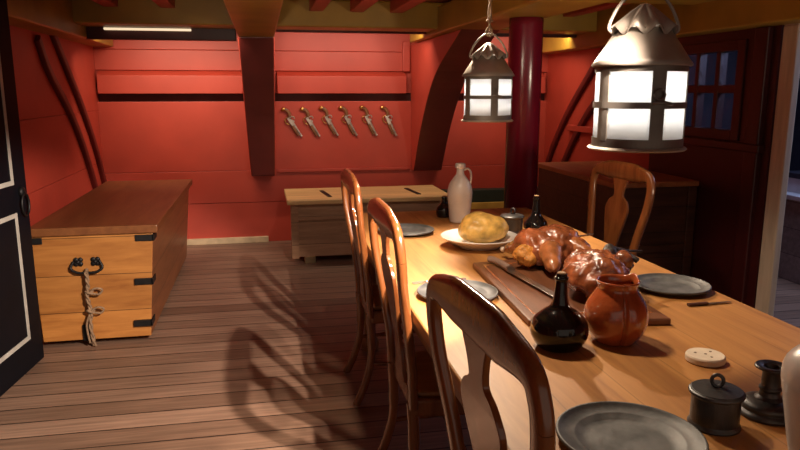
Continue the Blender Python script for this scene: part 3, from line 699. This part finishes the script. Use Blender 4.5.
plate('pewter_plate', 'pewter plate on the right side of the table beyond the orange jug', 1.375, 2.09, 0.130, M['pewter'], GP)

# dish and loaf
o = one(lambda m: m.lathe(smooth_prof([(0, 0.0), (0.085, 0.0), (0.10, 0.006), (0.155, 0.036), (0.172, 0.046), (0.168, 0.050), (0.148, 0.042), (0.09, 0.014), (0, 0.012)], 4), 64), 'serving_dish', M['white_glaze'], smooth=True)
o.location = (0.925, 2.86, TZ); tag(o, 'wide white dish under the golden loaf', 'dish')
m = MB()
def lump(cs, name, mt, loc, vox, disp=0.0, dscale=0.05, parent=None, rz=0, sm=6):
    m = MB()
    for c, r, *rot in cs: m.ball(c, r, rot[0] if rot else None)
    o = m.build(name, mt, parent, smooth=True); o.location = loc; o.rotation_euler = (0, 0, rz)
    rm = o.modifiers.new('remesh', 'REMESH'); rm.mode = 'VOXEL'; rm.voxel_size = vox; rm.use_smooth_shade = True
    s = o.modifiers.new('smooth', 'SMOOTH'); s.iterations = sm; s.factor = 0.5
    if disp:
        tx = bpy.data.textures.new(name + '_tex', 'CLOUDS'); tx.noise_scale = dscale; tx.noise_depth = 3
        d = o.modifiers.new('disp', 'DISPLACE'); d.texture = tx; d.strength = disp; d.mid_level = 0.5; d.texture_coords = 'LOCAL'
    return o
from mathutils import Euler
E_ = lambda x, y, z: Euler((R(x), R(y), R(z)))
lf = lump([((0, 0, 0.056), (0.112, 0.092, 0.058)), ((-0.015, 0.0, 0.080), (0.085, 0.078, 0.056)), ((0.04, -0.01, 0.066), (0.072, 0.072, 0.054)), ((-0.05, -0.01, 0.058), (0.062, 0.065, 0.050))], 'bread_loaf', M['bread'], (0.940, 2.865, TZ + 0.016), 0.006, 0.014, 0.05)
tag(lf, 'round golden bread loaf on the white dish', 'bread')

# tall stoneware jug with handle
def stone_jug(label, loc, s, rz):
    t = thing('stoneware_jug', label, 'jug', loc, rz)
    pr = smooth_prof([(0.060, 0.0), (0.066, 0.01), (0.072, 0.08), (0.080, 0.16), (0.081, 0.20), (0.070, 0.245), (0.045, 0.285), (0.027, 0.310), (0.024, 0.335), (0.024, 0.347), (0.032, 0.350), (0.034, 0.360), (0.032, 0.376), (0.025, 0.380), (0.018, 0.376), (0.017, 0.34)], 4)
    one(lambda m: m.lathe([(0, 0.0)] + pr + [(0, 0.33)], 48), 'body', M['stoneware'], t, smooth=True)
    one(lambda m: m.sweep(bez([(0.024, 0, 0.335), (0.046, 0, 0.345), (0.066, 0, 0.325), (0.070, 0, 0.285), (0.066, 0, 0.248)], 6), 0.011, 0.007, n=12, ref=(0, 1, 0)), 'handle', M['stoneware'], t, smooth=True)
    t.scale = (s, s, s); return t
stone_jug('tall grey stoneware jug with a neck handle standing left of the pillar', (1.00, 3.44, TZ), 0.81, R(-12))
# big jug cut off by the right edge
t = thing('stoneware_crock', 'large pale stoneware crock cut off by the right edge', 'crock', (0.992, 0.985, TZ))
pr = smooth_prof([(0.055, 0.0), (0.060, 0.008), (0.070, 0.06), (0.082, 0.13), (0.088, 0.17), (0.082, 0.20), (0.060, 0.225), (0.042, 0.238), (0.040, 0.25), (0.044, 0.256), (0.036, 0.256), (0.034, 0.235)], 4)
one(lambda m: m.lathe([(0, 0.0)] + pr + [(0, 0.22)], 56), 'body', M['stoneware'], t, smooth=True)
one(lambda m: m.sweep(bez([(0.042, 0, 0.242), (0.085, 0, 0.245), (0.108, 0, 0.21), (0.086, 0, 0.165)], 6), 0.011, 0.007, n=12, ref=(0, 1, 0)), 'handle', M['stoneware'], t, smooth=True)

# onion bottles
def onion(label, loc, s, prof, cork=True):
    t = thing('glass_bottle', label, 'bottle', loc)
    one(lambda m: m.lathe([(0, 0.004)] + smooth_prof(prof, 5) + [(0, prof[-1][1])], 56), 'body', M['bottle'], t, smooth=True)
    h = prof[-1][1]
    one(lambda m: m.lathe([(0, h - 0.01), (0.0125, h - 0.01), (0.0125, h + 0.003), (0.010, h + 0.005), (0, h + 0.005)], 20), 'cork', M['cork'], t)
    t.scale = (s, s, s); return t
onion('squat black onion bottle with a cork in front of the carving board', (0.762, 1.648, TZ), 0.94,
      [(0.050, 0.0), (0.062, 0.006), (0.077, 0.03), (0.082, 0.052), (0.075, 0.082), (0.052, 0.105), (0.029, 0.122), (0.021, 0.145), (0.018, 0.175), (0.0165, 0.198), (0.0195, 0.200), (0.0195, 0.207), (0.016, 0.209), (0.016, 0.216)])
onion('dark bottle standing beside the small pewter pot near the pillar', (1.302, 3.14, TZ), 0.92,
      [(0.050, 0.0), (0.058, 0.006), (0.064, 0.02), (0.060, 0.045), (0.040, 0.07), (0.024, 0.095), (0.019, 0.13), (0.0165, 0.165), (0.019, 0.167), (0.019, 0.175), (0.016, 0.177), (0.016, 0.186)])
onion('dark green bottle half hidden behind the tall stoneware jug', (0.955, 3.585, TZ), 0.8,
      [(0.04, 0.0), (0.05, 0.006), (0.055, 0.03), (0.052, 0.06), (0.032, 0.085), (0.020, 0.10), (0.0165, 0.125), (0.019, 0.127), (0.019, 0.135), (0.016, 0.137), (0.016, 0.142)])

# lidded pewter pots
def pot(label, loc, s, mt, rz=0):
    t = thing('pewter_pot', label, 'pot', loc, rz)
    one(lambda m: m.lathe([(0, 0), (0.050, 0.0), (0.052, 0.004), (0.049, 0.009), (0.0475, 0.012), (0.0475, 0.066), (0.0495, 0.070), (0, 0.070)], 48), 'body', mt, t, bevel=0.0008)
    ld = one(lambda m: m.lathe([(0.0, 0.070), (0.0535, 0.070), (0.0545, 0.073), (0.0535, 0.076), (0.0505, 0.078), (0.049, 0.080), (0.02, 0.083), (0, 0.083)], 48), 'lid', mt, t, bevel=0.0008)
    one(lambda m: m.sweep([(0.004, 0.011 * math.cos(a), 0.096 + 0.0125 * math.sin(a)) for a in [2 * PI * k / 18 for k in range(18)]], 0.004, 0.004, n=8, closed=True), 'ring_knob', mt, ld, smooth=True)
    t.scale = (s, s, s); return t
pot('dark lidded pewter pot with a ring knob in front of the biscuit', (0.893, 1.170, TZ), 1.0, M['dark_pewter'], R(60))
pot('small lidded pewter pot with a ring knob beside the white dish', (1.172, 3.12, TZ), 1.08, M['dark_pewter'], R(30))

# candlestick
t = thing('pewter_candlestick', 'dark pewter candlestick with a wide stepped base by the crock', 'candlestick', (1.040, 1.195, TZ))
pr = [(0, 0), (0.062, 0.0), (0.064, 0.006), (0.060, 0.011), (0.054, 0.014), (0.056, 0.021), (0.052, 0.027), (0.043, 0.031), (0.030, 0.036), (0.022, 0.042), (0.0195, 0.052), (0.0225, 0.056), (0.0225, 0.060), (0.019, 0.064), (0.0185, 0.092), (0.0205, 0.098), (0.034, 0.103), (0.035, 0.106), (0.032, 0.109), (0.016, 0.106), (0.014, 0.09), (0, 0.088)]
one(lambda m: m.lathe(pr[:9] + [(0, 0.036)], 48), 'base', M['dark_pewter'], t, smooth=False, bevel=0.001)
one(lambda m: m.lathe([(0, 0.036)] + pr[8:], 40), 'stem', M['dark_pewter'], t, smooth=False, bevel=0.001)
for o in t.children:
    for p in o.data.polygons: p.use_smooth = True

# ship's biscuit
t = thing('ship_biscuit', 'round pale ship biscuit with pricked holes behind the dark pot', 'biscuit', (1.088, 1.481, TZ))
one(lambda m: m.lathe([(0, 0), (0.044, 0), (0.048, 0.003), (0.048, 0.015), (0.045, 0.019), (0, 0.019)], 44), 'body', M['biscuit'], t, bevel=0.001)
def holes(m):
    for q in [(0.022, 0.012), (-0.02, 0.014), (0.002, -0.022), (0.0, 0.0)]:
        m.lathe([(0, 0.0195), (0.0035, 0.0195), (0.0035, 0.0185), (0, 0.0185)], 12, c=(q[0], q[1], 0))
one(holes, 'pricked_hole', M['hole'], t)['kind'] = 'stuff'

# orange pitcher with a pinched seam
t = thing('orange_jug', 'round orange glazed jug with a pinched seam beside the onion bottle', 'jug', (0.934, 1.664, TZ), 0)
ac = math.atan2(-1.66, -0.93) + 0.36
def pinch(r, z, a):
    d = (a - ac + PI) % (2 * PI) - PI
    k = math.exp(-(d / 0.06) ** 2) * 0.17 + math.exp(-(d / 0.35) ** 2) * 0.05
    k2 = math.exp(-((((a - ac - 2.0) + PI) % (2 * PI) - PI) / 0.3) ** 2)
    top = max(0, min(1, (z - 0.10) / 0.04))
    return r * (1 - k * (1 - 0.5 * top)) * (1 + 0.10 * k2 * top), z + 0.010 * k2 * top
pr = smooth_prof([(0.052, 0.0), (0.060, 0.006), (0.078, 0.035), (0.086, 0.070), (0.080, 0.105), (0.062, 0.135), (0.053, 0.150), (0.054, 0.163), (0.058, 0.170), (0.055, 0.174), (0.050, 0.168), (0.047, 0.152), (0.056, 0.135), (0.070, 0.10), (0.05, 0.02)], 5)
one(lambda m: m.lathe([(0, 0.0)] + pr + [(0, 0.012)], 120, mod=pinch), 'body', M['terracotta'], t, smooth=True)

# carving board
t = thing('carving_board', 'long walnut carving board under the two roast birds', 'board', (0.97, 2.15, TZ))
def quad(m, c, z0, z1): m.hexa([(x - 0.97, y - 2.15, z0) for x, y in c] + [(x - 0.97, y - 2.15, z1) for x, y in c])
BC = [(0.742, 1.812), (1.158, 1.742), (1.208, 2.55), (0.782, 2.50)]
one(lambda m: quad(m, BC, 0.0, 0.022), 'body', M['board'], t, bevel=0.006)
def groove(m):
    c = Vector((0.97, 2.15)); P = [Vector(p) for p in BC]; k = 0.86; k2 = 0.83
    for a, b in zip(P, P[1:] + P[:1]):
        quad(m, [tuple(c + (a - c) * k2), tuple(c + (b - c) * k2), tuple(c + (b - c) * k), tuple(c + (a - c) * k)], 0.0218, 0.0228)
one(groove, 'groove', M['roast_light'], t)
BZ = TZ + 0.0235
# carving knife
t = thing('carving_knife', 'long carving knife lying on the edge of the walnut board', 'knife', (0.866, 2.36, BZ + 0.002), R(-84.5))
m = MB(); m.prism([(0.03, -0.016), (0.03, 0.016), (0.34, 0.014), (0.40, -0.006), (0.385, -0.013)], lambda u, v: (u, v, 0.006), lambda u, v: (u, v, 0.0085))
m.build('blade', M['steel'], t, bevel=0.0008)
one(lambda m: m.sweep(bez([(0.04, 0, 0.012), (-0.02, 0.002, 0.013), (-0.08, -0.002, 0.014), (-0.118, -0.012, 0.014)], 5), [0.012] * 16, [0.015] * 12 + [0.019, 0.02, 0.018, 0.012], n=14, ref=(0, 0, 1)), 'handle', M['knife_handle'], t, smooth=True)
def riv(m):
    m.sweep([(0.036, 0, 0.012), (0.05, 0, 0.011)], 0.0135, 0.0165, n=14, ref=(0, 0, 1))
one(riv, 'bolster', M['steel'], t, smooth=False)

# roast birds
t = thing('roast_goose', 'glazed roast bird with orange stuffing at the far end of the board', 'roast bird', (1.045, 2.40, BZ))
lump([((0, 0.02, 0.072), (0.125, 0.095, 0.066)), ((0.03, 0.03, 0.105), (0.09, 0.075, 0.045)), ((-0.06, 0.0, 0.085), (0.065, 0.075, 0.055)), ((0.11, 0.0, 0.065), (0.055, 0.05, 0.045)), ((-0.01, -0.05, 0.05), (0.09, 0.05, 0.045))],
     'body', M['roast'], (0, 0, 0), 0.006, 0.022, 0.035, t, R(-25))
def drum(parent, p0, p1, r0, r1, mt, bone=True, name='drumstick'):
    v0, v1 = Vector(p0), Vector(p1); m = MB(); n = 12
    path = [v0.lerp(v1, i / n) for i in range(n + 1)]
    rr = [max(0.004, (r0 + (r1 - r0) * (i / n) ** 1.3) * (1 if bone else math.sqrt(max(0.04, 1 - max(0, (i - n + 3) / 3) ** 2))) * math.sqrt(max(0.05, 1 - (1 - min(1, i / 3)) ** 2))) for i in range(n + 1)]
    m.sweep(path, rr, n=16, ref=(0.3, 0.2, 1))
    o = m.build(name, mt, parent, smooth=True)
    if bone:
        d = (v1 - v0).normalized(); m = MB(); m.sweep([v1 - d * 0.01, v1 + d * 0.028], 0.008, n=12, ref=(0.3, 0.2, 1)); m.ball(v1 + d * 0.033, (0.013, 0.013, 0.012), sub=2)
        m.build('bone', M['bone'], o, smooth=True)
    return o
drum(t, (-0.01, -0.045, 0.080), (-0.060, -0.205, 0.034), 0.050, 0.022, M['roast_light'], False)
drum(t, (0.06, 0.0, 0.095), (0.13, -0.13, 0.055), 0.042, 0.020, M['roast_light'], False)
drum(t, (-0.06, 0.07, 0.06), (-0.085, 0.20, 0.022), 0.042, 0.016, M['roast'], True)
drum(t, (0.04, 0.08, 0.11), (0.15, 0.08, 0.105), 0.036, 0.016, M['roast'], False, 'wing')
lump([((0, 0, 0), (0.042, 0.032, 0.04)), ((0.015, -0.02, -0.015), (0.03, 0.026, 0.028))], 'stuffing', M['stuffing'], (-0.105, -0.035, 0.055), 0.005, 0.018, 0.02, t)
t = thing('roast_duck', 'smaller ridged roast bird behind the orange jug', 'roast bird', (1.055, 2.03, BZ + 0.006))
bd = lump([((0, 0, 0.07), (0.095, 0.135, 0.066)), ((0.01, -0.02, 0.10), (0.065, 0.10, 0.042)), ((-0.055, -0.04, 0.06), (0.055, 0.09, 0.05)), ((0.06, 0.0, 0.07), (0.05, 0.08, 0.05)), ((-0.02, -0.10, 0.05), (0.06, 0.05, 0.045))],
     'body', M['roast'], (0, 0, 0), 0.006, 0.02, 0.028, t, R(-12))
tx = bpy.data.textures.new('ridges', 'WOOD'); tx.wood_type = 'BANDNOISE'; tx.noise_scale = 0.05; tx.turbulence = 4
d = bd.modifiers.new('ridge', 'DISPLACE'); d.texture = tx; d.strength = 0.010; d.mid_level = 0.5; d.texture_coords = 'LOCAL'
drum(t, (0.06, 0.02, 0.10), (0.10, 0.10, 0.125), 0.032, 0.014, M['char'], False)
drum(t, (0.075, -0.05, 0.10), (0.105, 0.02, 0.115), 0.034, 0.018, M['roast'], False)
lg = one(lambda m: (m.sweep(bez([(0.09, 0.06, 0.12), (0.14, 0.06, 0.105), (0.17, 0.03, 0.085)], 5), [0.014] * 6 + [0.010] * 5, n=10, ref=(0, 0, 1)), m.sweep(bez([(0.12, 0.07, 0.115), (0.18, 0.09, 0.105), (0.225, 0.10, 0.10)], 4), 0.0045, n=8, ref=(0, 0, 1))), 'foot', M['char'], t, smooth=True)
lump([((0, 0, 0), (0.03, 0.035, 0.03))], 'wing', M['char'], (0.125, 0.04, 0.075), 0.005, 0.014, 0.02, t)

# forks and small knives
def fork(label, loc, rz, L):
    t = thing('table_fork', label, 'fork', loc, rz)
    one(lambda m: m.sweep([(-L / 2, 0, 0.006), (0.0, 0, 0.006)], 0.005, 0.0075, n=10, ref=(0, 0, 1)), 'handle', M['dark_wood'], t)
    def tn(m):
        m.sweep(bez([(-0.005, 0, 0.006), (L * 0.22, 0, 0.007), (L * 0.26, 0, 0.006)], 4), 0.0025, 0.004, n=8, ref=(0, 0, 1))
        for s in (-1, 1): m.sweep(bez([(L * 0.25, 0, 0.006), (L * 0.30, s * 0.008, 0.006), (L * 0.5, s * 0.008, 0.004)], 4), 0.002, n=6, ref=(0, 0, 1))
    one(tn, 'tines', M['steel'], t); return t
def knife(label, loc, rz, L):
    t = thing('table_knife', label, 'knife', loc, rz)
    one(lambda m: m.sweep([(-L / 2, 0, 0.006), (-0.01, 0, 0.006)], 0.005, 0.008, n=10, ref=(0, 0, 1)), 'handle', M['dark_wood'], t)
    one(lambda m: m.prism([(-0.012, -0.007), (-0.012, 0.007), (L * 0.45, 0.008), (L * 0.5, -0.004)], lambda u, v: (u, v, 0.003), lambda u, v: (u, v, 0.0048)), 'blade', M['steel'], t)
    return t
fork('two-pronged table fork behind the plate of the middle chair', (0.605, 2.325, TZ), R(183), 0.20)
knife('table knife beside the plate on the right side of the table', (1.395, 1.90, TZ), R(2), 0.16)
knife('table knife lying before the lone right-hand chair', (1.45, 2.96, TZ), R(20), 0.19)
